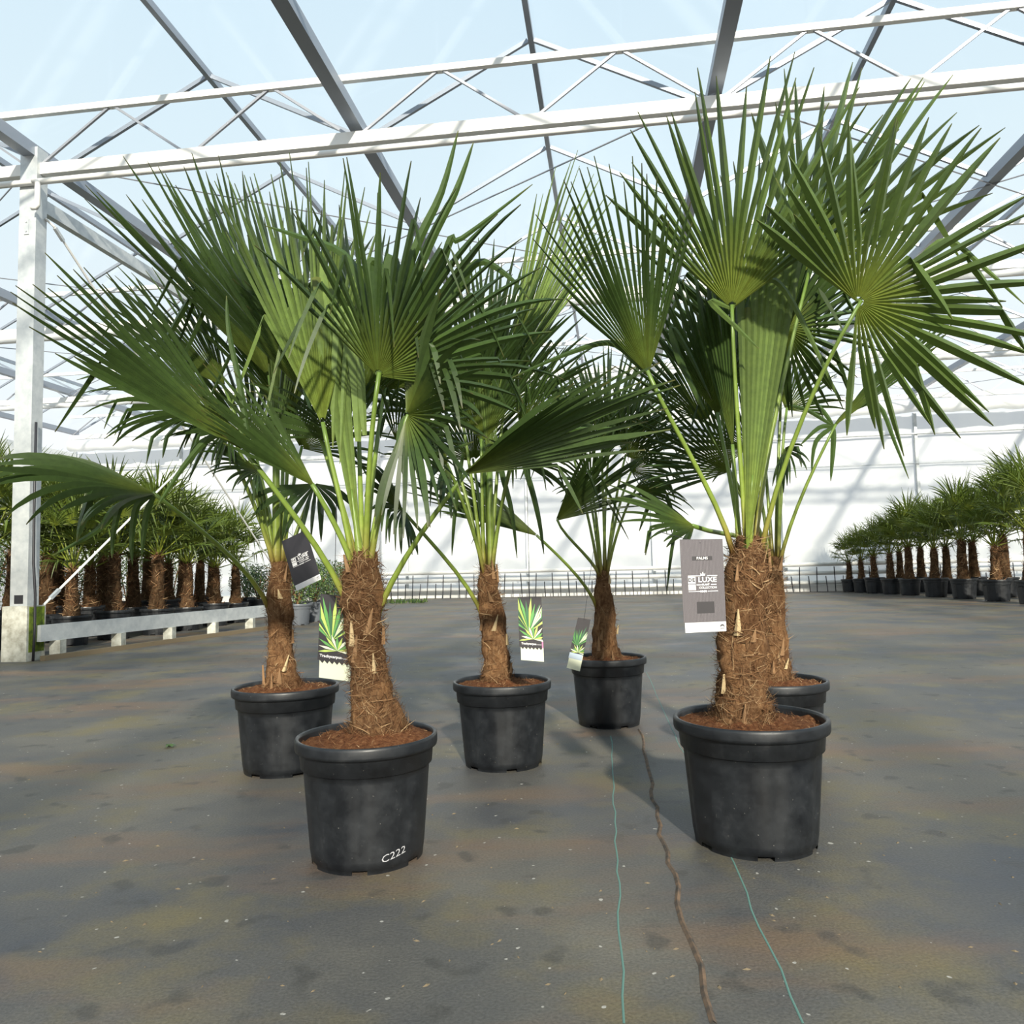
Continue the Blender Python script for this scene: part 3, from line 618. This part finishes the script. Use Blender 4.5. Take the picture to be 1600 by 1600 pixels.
PALMS = [
 dict(base=(575, 1335), rim=215, ph=0.11, mound=0.062, label='fan palm in a black pot with white scribble low on its side', crown=(567, 885),
  trunk=[(592, 1135, 50), (584, 1092, 35), (574, 1040, 30), (569, 990, 31), (566, 940, 37), (566, 900, 32), (567, 862, 20)], nf=3200, stubs=6,
  leaves=[
   (385, 705, -.22, 52, 425, -.38, 20, 30, dict(n=20, rj=.55, cup=16, droop=.03, kink=.02, start=(537, 948), short=.25, strips=[(9, (390, 700), (375, 600), (358, 520), (354, 462)), (10, (380, 690), (335, 680), (290, 725), (243, 795))])),
   (492, 760, -.10, 300, 590, -.30, 24, 40, dict(n=18, rj=.5, cup=18, droop=.03, kink=.0)),
   (505, 665, -.05, 450, 238, .06, 21, 8, dict(n=26, droop=.06, kink=.24, mat='young', rj=.45, short=.2)),
   (590, 587, -.15, 745, 275, -.22, 74, 0, dict(n=30, rj=.4, droop=.3, kink=.46, strips=[
      (16, (590, 585), (583, 480), (578, 412), (600, 425), (625, 532)), (20, (592, 583), (606, 470), (612, 402), (628, 450), (646, 552)),
      (14, (590, 585), (566, 450), (535, 395), (470, 370), (415, 353)), (13, (592, 585), (700, 470), (745, 410), (790, 428), (828, 468)),
      (12, (592, 583), (680, 440), (705, 372), (722, 372), (832, 288)), (14, (592, 585), (645, 400), (690, 300), (716, 204)), (13, (592, 585), (668, 390), (712, 300), (740, 222))])),
   (566, 890, -.02, 502, 410, .0, 3.6, 5, dict(n=5, mat='young', rj=.95, pleat=.35, fat=1.15, p0=.024, p1=.010, droop=0, kink=0, strips=[
      (23, (560, 690), (556, 580), (548, 492), (532, 500), (524, 600), (520, 700)), (17, (570, 680), (562, 580), (552, 512), (541, 560), (531, 725))])),
   (635, 648, -.10, 775, 640, -.40, 100, -15, dict(n=30, rj=.45, droop=.5, kink=.4, strips=[
      (13, (636, 645), (650, 560), (668, 690), (690, 705), (740, 690)), (12, (633, 650), (625, 690), (632, 750)), (13, (640, 650), (658, 680), (645, 742))])),
   (724, 741, -.10, 1042, 582, -.34, 25, 45, dict(n=18, rj=.5, cup=16, droop=.06, kink=.05, start=(596, 962), strips=[(10, (724, 741), (800, 690), (880, 672), (985, 668))])),
   (600, 610, .30, 680, 330, .45, 62, 10, dict(n=34, kink=.2, droop=.2)),
   (478, 615, .20, 345, 275, .3, 26, 12, dict(n=26, kink=.12, droop=.08)),
   (560, 640, .25, 560, 330, .35, 50, 0, dict(n=32, kink=.2)),
   (540, 690, .15, 440, 560, .25, 60, 25, dict(n=28, kink=.2, droop=.3)),
   (620, 690, .2, 720, 600, .2, 75, 20, dict(n=30, kink=.25, droop=.4)),
  ]),
 dict(base=(447, 1200), rim=160, ph=.02, label='fan palm in a black pot beside the low plant bed rail', crown=(438, 880),
  trunk=[(441, 1078, 36), (440, 1055, 25), (439, 1005, 20), (437, 955, 22), (437, 915, 20), (438, 878, 14)], nf=1800,
  leaves=[
   (422, 590, 0, 226, 236, -.12, 21, 20, dict(n=20, rj=.5, cup=12, droop=.03, kink=.05, short=.15)),
   (243, 771, -.55, -45, 715, -1.0, 40, 68, dict(n=18, rj=.55, droop=.6, kink=.25, start=(412, 948), strips=[(11, (243, 771), (190, 790), (150, 830), (82, 868)), (10, (243, 771), (215, 790), (206, 840), (207, 882)), (10, (243, 771), (195, 780), (178, 830), (175, 872)), (9, (243, 771), (230, 800), (224, 840), (222, 868))])),
   (322, 640, -.2, 110, 590, -.42, 55, 45, dict(n=26, droop=.55, kink=.3)),
   (352, 605, .1, 190, 420, .1, 30, 28, dict(n=26, droop=.1, kink=.05)),
   (452, 650, .1, 402, 340, .12, 38, 0, dict(n=30, kink=.12)),
   (404, 735, 0, 322, 716, -.35, 42, 55, dict(n=22, droop=.4)),
   (470, 700, .2, 562, 560, .3, 70, 20, dict(n=30, droop=.3, kink=.2)),
   (395, 690, .25, 330, 530, .3, 75, 20, dict(n=32, droop=.35, kink=.2)),
   (446, 620, .3, 480, 320, .35, 38, 0, dict(n=28)),
   (492, 755, .1, 450, 830, -.25, 60, 30, dict(n=18, droop=.6, kink=.3)),
   (360, 670, -.1, 262, 700, -.35, 50, 40, dict(n=22, droop=.6, kink=.3)),
   (432, 700, .0, 445, 520, .0, 10, 0, dict(n=10, mat='young', rj=.8, p0=.02, p1=.014)),
  ]),
 dict(base=(787, 1192), rim=151, ph=.08, label='fan palm in a black pot standing in the middle of the group', crown=(762, 890),
  trunk=[(777, 1068, 29), (776, 1042, 23), (773, 1000, 22), (766, 952, 21), (763, 915, 18), (762, 884, 12)], nf=1800,
  leaves=[
   (752, 690, 0, 765, 470, 0, 45, 0, dict(n=34, kink=.1, strips=[(9, (775, 680), (785, 740), (800, 800), (808, 872)), (9, (810, 700), (830, 760), (843, 815), (850, 866)), (8, (742, 655), (755, 700), (758, 790)), (7, (725, 700), (712, 790), (706, 868))])),
   (760, 630, .05, 800, 370, .1, 36, 0, dict(n=28)),
   (628, 795, -.25, 550, 745, -.5, 85, 62, dict(n=26, droop=.9, kink=.5, start=(748, 958))),
   (792, 600, .1, 918, 262, .2, 16, 25, dict(n=20, mat='young', rj=.45)),
   (722, 650, 0, 665, 400, .05, 55, 0, dict(n=32, droop=.2, kink=.2)),
   (690, 650, .1, 600, 480, .1, 60, 10, dict(n=30, kink=.2, droop=.3)),
   (812, 670, -.1, 925, 555, -.2, 55, 30, dict(n=30, droop=.3, kink=.15)),
   (700, 725, -.2, 640, 690, -.5, 70, 45, dict(n=26, droop=.6, kink=.3)),
   (800, 720, -.1, 880, 690, -.4, 60, 45, dict(n=26, droop=.5, kink=.3)),
   (770, 650, .25, 850, 430, .3, 50, 0, dict(n=30)),
   (740, 720, .2, 690, 560, .3, 70, 0, dict(n=30)),
   (765, 740, 0, 768, 560, 0, 9, 0, dict(n=9, mat='young', rj=.8, p0=.02, p1=.014)),
  ]),
 dict(base=(952, 1130), rim=120, ph=.05, label='smallest looking dark trunked fan palm with a tilted picture label', crown=(942, 893),
  trunk=[(947, 1034, 27), (945, 1005, 21), (945, 962, 18), (942, 922, 14), (942, 892, 10)], nf=700,
  leaves=[
   (842, 838, -.30, 630, 742, -.42, 26, 58, dict(n=26, cup=15, droop=.08, kink=.05, start=(926, 945))),
   (868, 814, -.2, 1012, 676, -.35, 36, 42, dict(n=26, cup=15)),
   (898, 720, 0, 850, 590, 0, 75, 0, dict(n=32, kink=.15, droop=.2)),
   (940, 700, 0, 938, 545, .1, 78, 0, dict(n=34, kink=.15)),
   (976, 712, 0, 1065, 610, 0, 70, 10, dict(n=32, droop=.25, kink=.2)),
   (992, 762, -.1, 1090, 785, -.3, 50, 45, dict(n=24, droop=.5, kink=.2)),
   (905, 705, .2, 830, 630, .3, 70, 10, dict(n=30, droop=.3)),
   (952, 695, .2, 1010, 545, .2, 60, 0, dict(n=30)),
   (925, 760, -.1, 880, 690, -.3, 70, 25, dict(n=28, droop=.3, kink=.2)),
   (985, 735, .1, 1080, 690, .1, 70, 20, dict(n=28, droop=.4, kink=.2)),
  ]),
 dict(base=(1180, 1312), rim=231, ph=.13, h=.33, label='broad fan palm with thick hairy trunk beside the dark hanging tag', crown=(1168, 868),
  trunk=[(1160, 1118, 52), (1160, 1088, 41), (1158, 1040, 38), (1160, 980, 40), (1165, 920, 40), (1168, 880, 33), (1168, 838, 20)], nf=3600, stubs=7,
  leaves=[
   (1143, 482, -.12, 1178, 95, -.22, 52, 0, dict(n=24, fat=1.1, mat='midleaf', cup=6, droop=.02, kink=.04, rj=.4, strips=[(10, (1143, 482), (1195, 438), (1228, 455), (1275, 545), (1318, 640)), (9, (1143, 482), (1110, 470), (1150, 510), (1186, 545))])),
   (1167, 868, -.05, 1206, 330, -.04, 6.2, 4, dict(n=8, mat='young', rj=.95, pleat=.35, p0=.030, p1=.014, droop=0, kink=0, fat=1.05, short=.1)),
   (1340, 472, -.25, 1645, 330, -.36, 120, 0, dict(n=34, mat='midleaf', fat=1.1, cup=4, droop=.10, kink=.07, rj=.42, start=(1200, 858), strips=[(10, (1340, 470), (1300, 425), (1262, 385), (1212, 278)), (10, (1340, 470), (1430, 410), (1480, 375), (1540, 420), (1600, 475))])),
   (1228, 514, .25, 1375, 470, .3, 125, 10, dict(n=40, kink=.12, droop=.15)),
   (1013, 585, -.2, 925, 262, -.32, 34, 20, dict(n=24, rj=.42, cup=10, droop=.02, kink=.06, start=(1122, 850), strips=[(10, (1013, 585), (990, 560), (950, 535), (880, 555), (800, 590))])),
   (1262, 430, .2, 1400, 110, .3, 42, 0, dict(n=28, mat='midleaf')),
   (1122, 650, .12, 1070, 390, .2, 28, 10, dict(n=24, strips=[(11, (1100, 640), (1062, 560), (1050, 512), (1075, 548), (1112, 625))])),
   (1190, 560, .3, 1180, 250, .35, 50, 0, dict(n=30)),
   (1145, 700, .0, 1110, 430, .05, 9, 0, dict(n=10, rj=.7, p0=.014)),
  ]),
 dict(base=(1215, 1196), rim=160, ph=.1, label='fan palm whose pot hides behind the one with the dark tag', crown=(1209, 876),
  trunk=[(1212, 1062, 28), (1210, 1022, 23), (1208, 962, 20), (1208, 912, 17), (1209, 872, 11)], nf=1800,
  leaves=[
   (1303, 666, -.1, 1478, 496, -.2, 10, 25, dict(n=10, rj=.75, cup=8, droop=.02, strips=[(8, (1303, 666), (1302, 700), (1298, 752)), (7, (1303, 666), (1275, 690), (1268, 738)), (6, (1303, 666), (1260, 640), (1225, 632)), (8, (1303, 666), (1330, 640), (1372, 632), (1398, 690), (1420, 748)), (6, (1303, 666), (1285, 640), (1262, 618)), (7, (1303, 666), (1280, 668), (1250, 696))])),
   (1085, 822, -.72, 962, 795, -.95, 38, 58, dict(n=24, droop=.2, kink=.2)),
   (1142, 736, -.2, 1010, 615, -.3, 58, 28, dict(n=32, droop=.12)),
   (1102, 660, 0, 1040, 470, 0, 50, 0, dict(n=30)),
   (1228, 640, 0, 1275, 545, .1, 62, 25, dict(n=30, droop=.2)),
   (1222, 570, .1, 1235, 350, .1, 48, 0, dict(n=30)),
   (1182, 610, .2, 1100, 380, .2, 48, 0, dict(n=30)),
   (1226, 700, 0, 1245, 740, -.2, 40, 30, dict(n=14, droop=.5, kink=.3)),
   (1170, 700, .1, 1060, 650, .2, 70, 20, dict(n=30, droop=.3)),
  ]),
]
BUILT = [palm(s) for s in PALMS]

# white scribble on the first pot
def text_mesh(s, size, mat_, parent, xf, name='lettering', align='CENTER', extr=0.0002, bold=0.0):
    cu = bpy.data.curves.new(name, 'FONT'); cu.body = s; cu.size = size; cu.align_x = align; cu.align_y = 'CENTER'; cu.extrude = 0; cu.offset = bold; cu.resolution_u = 2
    to = bpy.data.objects.new(name, cu); COL.objects.link(to)
    dg = bpy.context.evaluated_depsgraph_get(); me = bpy.data.meshes.new_from_object(to.evaluated_get(dg))
    bpy.data.objects.remove(to, do_unlink=True); bpy.data.curves.remove(cu)
    mb = MB(); mb.add([xf(p.co.x, p.co.y) for p in me.vertices], [tuple(p.vertices) for p in me.polygons]); bpy.data.meshes.remove(me)
    return mb.build(name, mat_, parent)
t0, b0_, Y0 = BUILT[0]
pot0 = [c for c in t0.children if c.name.startswith('pot')][0]
R0 = PALMS[0]['rim'] / 2 * b0_.y / FPX
def onpot(x, y):
    an = -PI / 2 + 0.62 + x / (R0 * 0.8) * 1.15; z = 0.042 + y + 0.25 * x
    r_ = R0 * (0.80 + 0.13 * z / 0.315) * 1.004
    return b0_ + Vector((math.cos(an) * r_, math.sin(an) * r_, z))
text_mesh('C222', 0.026, 'scribble', pot0, onpot)['label'] = 'white handwritten characters'

# ------------------------------------------------------------------ tags
def card(name, label, group, corners, Y, dYs=(0, 0, 0, 0), kindof='luxe', string=None, black=False):
    """corners: photo pixels of top-left, top-right, bottom-right, bottom-left"""
    TL, TR, BR, BL = [at(u, v, Y + dy) for (u, v), dy in zip(corners, dYs)]
    nrm = (TR - TL).cross(BL - TL).normalized()
    if nrm.dot(CAM - TL) < 0: nrm = -nrm
    def X(a, b, h=0.0):
        p = TL.lerp(TR, a).lerp(BL.lerp(BR, a), b); return p + nrm * h
    t = thing(name, TL.lerp(BR, .5), label, 'tag', group)
    def quad(nm, m_, a0, b0, a1, b1, h, par=t):
        mb = MB(); mb.box((a0, b0, -0.0003 if h else -0.0009), (a1, b1, h), X); return mb.build(nm, m_, par)
    W_ = (TR - TL).length; H_ = (BL - TL).length
    def txt(s, size, a, b, m_, par, align='CENTER', bold=0.0, sxx=1.0):
        return text_mesh(s, size, m_, par, lambda x, y: X(a + x * sxx / W_, b - y / H_, 0.0016), align=align, bold=bold)
    if kindof == 'luxe':
        cd_ = quad('card', 'cardblack' if black else 'cardgrey', 0, 0, 1, 0.895, 0.0); st_ = quad('strip', 'cardwhite', 0.03, 0.895, 1, 1, 0.0)
        if not black:
            for k in range(30):
                a_ = 0.02 + k * 0.033; quad('stripe', 'cardline', a_, 0.01, a_ + 0.010, 0.885, 0.0004, cd_)
            quad('band', 'cardband', .27, .185, .74, .228, 0.0009, cd_)
            txt('PALMS', H_ * .042, .5, .207, 'cardwhite', cd_, bold=.0001)
            quad('panel', 'cardband', .33, .675, .74, .80, 0.0006, cd_)
        txt('LUXE', H_ * .078, .60, .440, 'cardwhite', cd_, bold=.0004, sxx=1.08)
        txt('PLANT', H_ * .026, .56, .492, 'cardwhite', cd_, bold=.0003)
        txt('COLLECTION', H_ * .032, .605, .525, 'cardwhite', cd_, bold=.0002, sxx=.98)
        quad('logo_block', 'cardwhite', .15, .405, .325, .478, 0.0009, cd_); quad('logo_block', 'cardwhite', .15, .487, .325, .548, 0.0009, cd_)
        for (s_, a_, b_) in (('D', .195, .440), ('E', .28, .440)):
            txt(s_, H_ * .055, a_, b_, 'cardband', cd_, bold=.0004)
        for b_ in (.392, .560):
            quad('rule', 'cardwhite', .15, b_, .45, b_ + .007, 0.0009, cd_); quad('rule', 'cardwhite', .60, b_, .84, b_ + .007, 0.0009, cd_)
        for a_ in (.345, .68): quad('rule', 'cardwhite', a_, .487, a_ + .13, .497, 0.0009, cd_)
        mb = MB(); cw = [(.45, .395), (.44, .365), (.475, .382), (.5, .352), (.525, .382), (.56, .365), (.55, .395)]
        mb.add([X(a_, b_, .001) for a_, b_ in cw], [tuple(range(7))]); mb.build('crown_mark', 'cardwhite', cd_)
        for k in range(4):
            mb = MB(); c0 = .44 + k * .04; mb.add([X(c0 + .02 * math.cos(q * PI / 4), .5635 + .012 * math.sin(q * PI / 4), .001) for q in range(8)], [tuple(range(8))]); mb.build('dot', 'cardwhite', cd_)
        mb = MB(); pts = [(.86, .955), (.86, .935), (.885, .925), (.93, .925), (.955, .935), (.955, .955), (.94, .955), (.935, .94), (.88, .94), (.875, .955)]
        mb.add([X(a_, b_, .0006) for a_, b_ in pts], [tuple(range(10))]); mb.build('logo', 'cardband', st_)
        quad('logo_line', 'cardband', .86, .966, .955, .973, .0006, st_)
    else:
        up = quad('card', 'cardband', 0, 0, 1, .70, 0.0); lo = quad('card_foot', 'cream', .06, .70, 1.0, 1, 0.0)
        if kindof == 'blue': quad('band', 'pblue', 0.02, .69, .96, .80, 0.0006, lo)
        rr = random.Random(int(corners[0][0]))
        def blade(cx, cy, an, L, w, m_, h, par=up):
            dx, dy = math.sin(an), -math.cos(an); pa = W_ / H_
            def cl(a_, b_): return X(min(.995, max(.005, a_)), min(.69, max(.005, b_)), h)
            mb = MB(); mb.add([cl(cx, cy), cl(cx + dx * L * .6 - dy * w, cy + dy * L * .6 * pa + dx * w * pa), cl(cx + dx * L, cy + dy * L * pa), cl(cx + dx * L * .6 + dy * w, cy + dy * L * .6 * pa - dx * w * pa)], [(0, 1, 2, 3)]); mb.build('printed_leaf', m_, par)
        for k in range(15):
            an = -1.15 + k * .155; blade(.42, .55, an, 1.5 * rr.uniform(.8, 1.15), .06, ['pgreen', 'pdgreen', 'plime'][k % 3] if kindof != 'blue' else ['pgreen', 'pdgreen'][k % 2], .0006 + k * .00002)
        for k in range(11):
            an = -1.7 + k * .34; blade(.60, .66, an, .62 * rr.uniform(.8, 1.15), .045, ['plime', 'cream', 'pgreen'][k % 3], .0011 + k * .00002)
        for k in range(3): blade(.5, .5, .42 + k * .14, 1.1, .03, 'cream', .0016)
        if kindof != 'blue':
            b2 = quad('band', 'cardband', 0.0, .70, .94, .79, 0.0008, lo)
            zz = []
            mb = MB()
            for k in range(6):
                a_ = .06 + k * .15; mb.add([X(a_, .79, .0008), X(a_ + .15, .79, .0008), X(a_ + .09, .825, .0008)], [(0, 1, 2)])
            mb.build('zigzag_edge', 'cardband', lo)
            txt('Trachycarpus', H_ * .045, .40, .735, 'cardwhite', lo, bold=.0003, sxx=.95); txt('fortunei', H_ * .03, .80, .74, 'cardwhite', lo)
            if kindof == 'pink': quad('pink_mark', 'ppink', .94, .68, 1.0, .79, .001, lo)
    if string:
        h0 = X(*string[0], .001); best = None                # tie the string to the leaf or stem hanging most nearly above the hole
        for pt_, _, _ in BUILT:
            for fr_ in pt_.children:
                if not fr_.name.startswith('frond'): continue
                for ob in [fr_] + list(fr_.children):
                    for vv in ob.data.vertices:
                        w_ = vv.co + pt_.location; dz = w_.z - h0.z
                        if 0.03 < dz < 0.5:
                            c_ = math.hypot(w_.x - h0.x, w_.y - h0.y) + 0.2 * dz
                            if best is None or c_ < best[0]: best = (c_, w_)
        q = [h0, best[1] + Vector((0, 0, .002))]
        mb = MB(); mb.tube(q, 0.0009, 5); mb.build('string', 'darkrubber', t)
    return t
card('hang_tag', 'large dark grey striped hang tag with white lettering beside the hairy trunk', 'dark hang tags', [(1062, 843), (1129, 842), (1135, 986), (1069, 989)], 1.88, kindof='luxe', string=[(.48, .04), (1093, 835, 1.9), (1091, 812, 1.93)])
card('hang_tag', 'black tilted hang tag half hidden behind green leaf stems', 'dark hang tags', [(440, 846), (478, 828), (502, 905), (462, 924)], 2.72, kindof='luxe', black=True, string=[(.5, .04), (452, 800, 2.76), (446, 770, 2.8)])
card('picture_label', 'palm picture label tucked behind the reddish trunk with cream foot', 'palm picture labels', [(501, 928), (545, 932), (548, 1065), (495, 1058)], 2.20, kindof='pic', string=[(.5, .03), (521, 900, 2.1), (528, 880, 2.08)])
card('picture_label', 'palm picture label hanging straight with cream foot and pink mark', 'palm picture labels', [(809, 933), (846, 933), (850, 1034), (812, 1031)], 2.72, kindof='pink', string=[(.5, .03), (826, 900, 2.74), (824, 850, 2.76)])
card('picture_label', 'tilted palm picture label with blue band resting on a pot rim', 'palm picture labels', [(903, 965), (923, 968), (906, 1049), (884, 1043)], 3.3, kindof='blue', string=[(.5, .03), (914, 940, 3.34), (918, 925, 3.4)])

# ------------------------------------------------------------------ rows of smaller palms
def row_palm_proto(seed, th, tr_, nl, Lr, pot_r=0.21, pot_h=0.33):
    """local coordinates around the pot base; returns meshes to share"""
    rr = random.Random(seed); z0 = Vector((0, 0, 0)); parts = []
    mb = MB(); pot_mesh(mb, z0, pot_r, pot_h, seg=36, notches=6); parts.append(('pot', mb, 'pot', False))
    mb = MB(); soil_mesh(mb, z0, pot_r * .94, pot_h * .9, .02, 0, 0, seed, 4, 20); parts.append(('soil', mb, 'soil', True))
    mb = MB(); pts = [Vector((0, 0, pot_h * .85)), Vector((rr.uniform(-.01, .01), 0, pot_h + th * .4)), Vector((rr.uniform(-.02, .02), 0, pot_h + th)), Vector((0, 0, pot_h + th + .1))]
    P, Rr = trunk_mesh(mb, pts, [tr_ * 1.45, tr_ * 1.02, tr_ * .88, tr_ * .4], seed, 18, 7)
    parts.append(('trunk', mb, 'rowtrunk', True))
    mb = MB(); fibres(mb, P, Rr, 420, seed, (.04, .12), .0028); parts.append(('trunk_fibre', mb, 'fibre', False))
    top = Vector((0, 0, pot_h + th + .05))
    for k in range(nl):
        an = k * 2.4 + rr.uniform(-.3, .3); el = math.radians(86 - 70 * (k / nl) + rr.uniform(-6, 6)); dv = Vector((math.cos(an), math.sin(an), 0))
        d = dv * math.cos(el) + Vector((0, 0, math.sin(el))); up_ = el / (PI / 2); pl = rr.uniform(.9, 1.1) * Lr * (.40 + .68 * up_); H = top + d * pl
        d2 = (d + Vector((0, 0, -.12)) + dv * .15).normalized(); n_ = Vector((0, 0, 1)) * math.cos(el) - dv * math.sin(el)
        mb = MB(); fan(mb, H, d2, n_, Lr * rr.uniform(.9, 1.1) * (.60 + .45 * up_), rr.uniform(70, 105), 24, .4, 10, .45, .18, seed * 50 + k, rows=6)
        mb.tube([top, top + d * pl * .5, H], [.011, .008, .005], 5, tint=(0.05, 0.6)); parts.append(('frond', mb, 'farleaf', False))
    return parts
PROTO = {}
def row_palm(key, loc, rot, scale, label, group):
    if key not in PROTO:
        t = thing('nursery_palm', (0, 0, 0), label, 'palm', group)
        for nm, mb, mt, sm in row_palm_proto(*key):
            o = mb.build(nm, mt, t, origin=(0, 0, 0), smooth=sm)
            if nm == 'trunk_fibre': o['kind'] = 'stuff'
        PROTO[key] = t
    else:
        t = copy_tree(PROTO[key]); t['label'] = label; t['group'] = group
    t.location = loc; t.rotation_euler = (0, 0, rot); t.scale = (scale,) * 3
    return t
ORD = ['first', 'second', 'third', 'fourth', 'fifth', 'sixth', 'seventh', 'eighth', 'ninth', 'tenth', 'eleventh', 'twelfth']
KS = [(11, .55, .072, 15, .60), (12, .45, .065, 14, .54), (13, .62, .076, 16, .64), (14, .36, .062, 13, .46)]
rr = random.Random(77)
# left bed, rows behind the rail
def bed(u, v_rim, Y, k, label, sc=1.0, Yd=9.0):
    for _ in range(30):                                       # stand the palm on bed line Y (metres across the house) in photo column u
        p = at(u, v_rim, Yd); Yd *= Y / (p.x * math.cos(GA) - p.y * math.sin(GA))
    row_palm(KS[k], (p.x, p.y, 0), rr.uniform(0, 6.28), sc, label, 'palms in the left bed')
for i, (u, Y, k, sc) in enumerate([(112, PX - .62, 1, 1.0), (178, PX - .60, 0, 1.06), (246, PX - .42, 2, 1.0), (293, PX - .40, 0, .95), (336, PX - .42, 1, 1.0), (368, PX - .44, 0, .92)]):
    bed(u, 960, Y, k, ['short nursery palm standing next to the brace rod foot', 'thick trunked nursery palm behind the low rail, second from the near post', 'tallest nursery palm behind the middle of the low rail', 'fourth nursery palm from the near post in the front bed row', 'fifth nursery palm from the near post in the front bed row', 'nursery palm at the far end of the low rail'][i], sc)
for i, (xg, yg) in enumerate([(PX - .85, PY - .9), (PX - .75, PY - 1.8), (PX - .75, PY - 2.7), (PX - .75, PY - 3.6), (PX - .75, PY - 4.5), (PX - 1.7, PY - 1.4), (PX - 1.7, PY - 2.4)]):  # unseen palms carrying the bed on, added to shade the rows beyond
    row_palm(KS[(i * 2) % 3], G(xg, yg), rr.uniform(0, 6.28), 1.05, ORD[i] + ' unseen nursery palm on the near side of the moss footed post, added to shade the bed', 'palms in the left bed')
for i, (u, Y, k, sc) in enumerate([(-25, PX - 1.25, 2, 1.05), (72, PX - 1.25, 2, 1.0), (140, PX - 1.25, 3, 1.15), (208, PX - 1.25, 2, .98), (262, PX - 1.25, 3, 1.2), (312, PX - 1.25, 2, .95)]):
    bed(u, 955, Y, k, ORD[i] + ' shaded nursery palm of the second bed row, counted from the near post', sc)
for i, (u, Y, k, sc) in enumerate([(20, PX - 2.1, 2, 1.1), (90, PX - 2.1, 0, 1.15), (160, PX - 2.1, 2, 1.05), (230, PX - 2.1, 0, 1.1), (285, PX - 2.1, 2, 1.0), (330, PX - 2.1, 0, 1.0)]):
    bed(u, 950, Y, k, ORD[i] + ' nursery palm of the third bed row, counted from the near post', sc)
# right row in front of the wall
for i, (u, v, k, sc) in enumerate([(1327, 18.05, 3, .9), (1346, 17.58, 3, .96), (1366, 17.08, 3, .96), (1392, 16.45, 1, .92), (1421, 15.8, 0, .93), (1461, 14.9, 1, 1.0), (1505, 14.0, 0, 1.0), (1556, 13.0, 1, 1.0), (1612, 12.0, 2, 1.02)]):
    p = at(u, 900, v); lab = ['nursery palm at the far wall end of the right row', 'second nursery palm from the far wall in the right row', 'third nursery palm from the far wall in the right row', 'fourth nursery palm from the far wall in the right row', 'fifth nursery palm from the far wall in the right row', 'sixth nursery palm from the far wall in the right row', 'seventh nursery palm from the far wall in the right row', 'eighth nursery palm from the far wall in the right row', 'tall nursery palm ending the right row at its near end'][i]
    row_palm(KS[k], (p.x, p.y, 0), rr.uniform(0, 6.28), sc * (1.0 if i < 2 else 1.1), lab, 'palms in the right row')
for i, (u, v, k, sc) in enumerate([(1407, 17.95, 0, .95), (1440, 17.1, 0, 1.02), (1480, 16.1, 2, .95), (1522, 15.15, 0, 1.1), (1570, 14.2, 2, 1.1), (1625, 13.15, 2, 1.2)]):
    p = at(u, 900, v); row_palm(KS[k], (p.x, p.y, 0), rr.uniform(0, 6.28), sc, ORD[i] + ' nursery palm from the far wall in the line behind the right row', 'palms behind the right row')

# leafy shrubs in grey pots past the rail
def shrub(loc, r_, h, label, potm='potgrey', seed=1):
    t = thing('potted_shrub', loc, label, 'shrub', 'shrubs past the bed rail'); loc = Vector(loc)
    mb = MB(); pot_mesh(mb, loc, .19, .30, seg=36); mb.build('pot', potm, t)
    mb = MB(); rr = random.Random(seed)
    for k in range(6):
        an = k * 1.05; mb.tube([loc + Vector((0, 0, .26)), loc + Vector((math.cos(an) * r_ * .3, math.sin(an) * r_ * .3, .3 + h * .4)), loc + Vector((math.cos(an) * r_ * .7, math.sin(an) * r_ * .7, .3 + h * .8))], [.012, .008, .003], 5)
    mb.build('stem', 'stub', t)
    mb = MB()
    for k in range(1400):
        p = Vector((rr.gauss(0, 1), rr.gauss(0, 1), rr.gauss(0, 1))); p = p.normalized() * rr.random() ** .4
        p = loc + Vector((p.x * r_, p.y * r_, .3 + h * .5 + p.z * h * .55)); d = Vector((rr.uniform(-1, 1), rr.uniform(-1, 1), rr.uniform(-.3, 1))).normalized() * rr.uniform(.03, .06); s_ = d.orthogonal().normalized() * .010
        mb.add([p, p + d * .5 + s_, p + d, p + d * .5 - s_], [(0, 1, 2, 3)], (.5, rr.random()))
    mb.build('foliage', 'shrub', t, kind='stuff')
for i, (u, v, Y) in enumerate([(466, 965, 11.15), (492, 962, 11.85), (516, 958, 12.65), (542, 953, 13.6), (566, 950, 15.0)]):
    p = at(u, v, Y); shrub((p.x, p.y, 0), .34, .62, ['bushy shrub in a grey pot next to the rail end', 'second bushy shrub in a grey pot past the rail', 'third bushy shrub in a grey pot past the rail', 'bushy shrub in a grey pot before the white post', 'bushy shrub in an orange pot beside the white post'][i], 'terracotta' if i == 4 else 'potgrey', i + 3)
for i, (u, Y) in enumerate([(385, 14.7), (404, 13.7), (-60, 10.3), (-15, 10.9), (30, 11.5), (75, 12.1), (120, 12.8), (160, 13.5), (198, 14.2), (234, 15.0), (268, 15.8)]):
    p = at(u, 960, Y); shrub((p.x, p.y, 0), .37 if i > 1 else .33, 1.15 if i > 1 else .6, ORD[i] + ' dark leafy shrub along the back edge of the left bed', 'pot', i + 20)
# weeds at the foot of the far post
mb = MB(); c0 = ground(628, 943)
for k in range(160):
    p = c0 + Vector((rr.uniform(-.45, .55), rr.uniform(-.2, .3), 0)); d = Vector((rr.uniform(-.5, .5), rr.uniform(-.5, .5), 1)).normalized() * rr.uniform(.04, .14); s_ = d.orthogonal().normalized() * .014
    mb.add([p - s_ * .4, p + d * .5 + s_, p + d, p + d * .5 - s_], [(0, 1, 2, 3)], (.5, rr.random()))
tag(mb.build('weeds', 'shrub', None, c0), 'patch of low green weeds beside the far white post', 'weeds', kind='stuff')
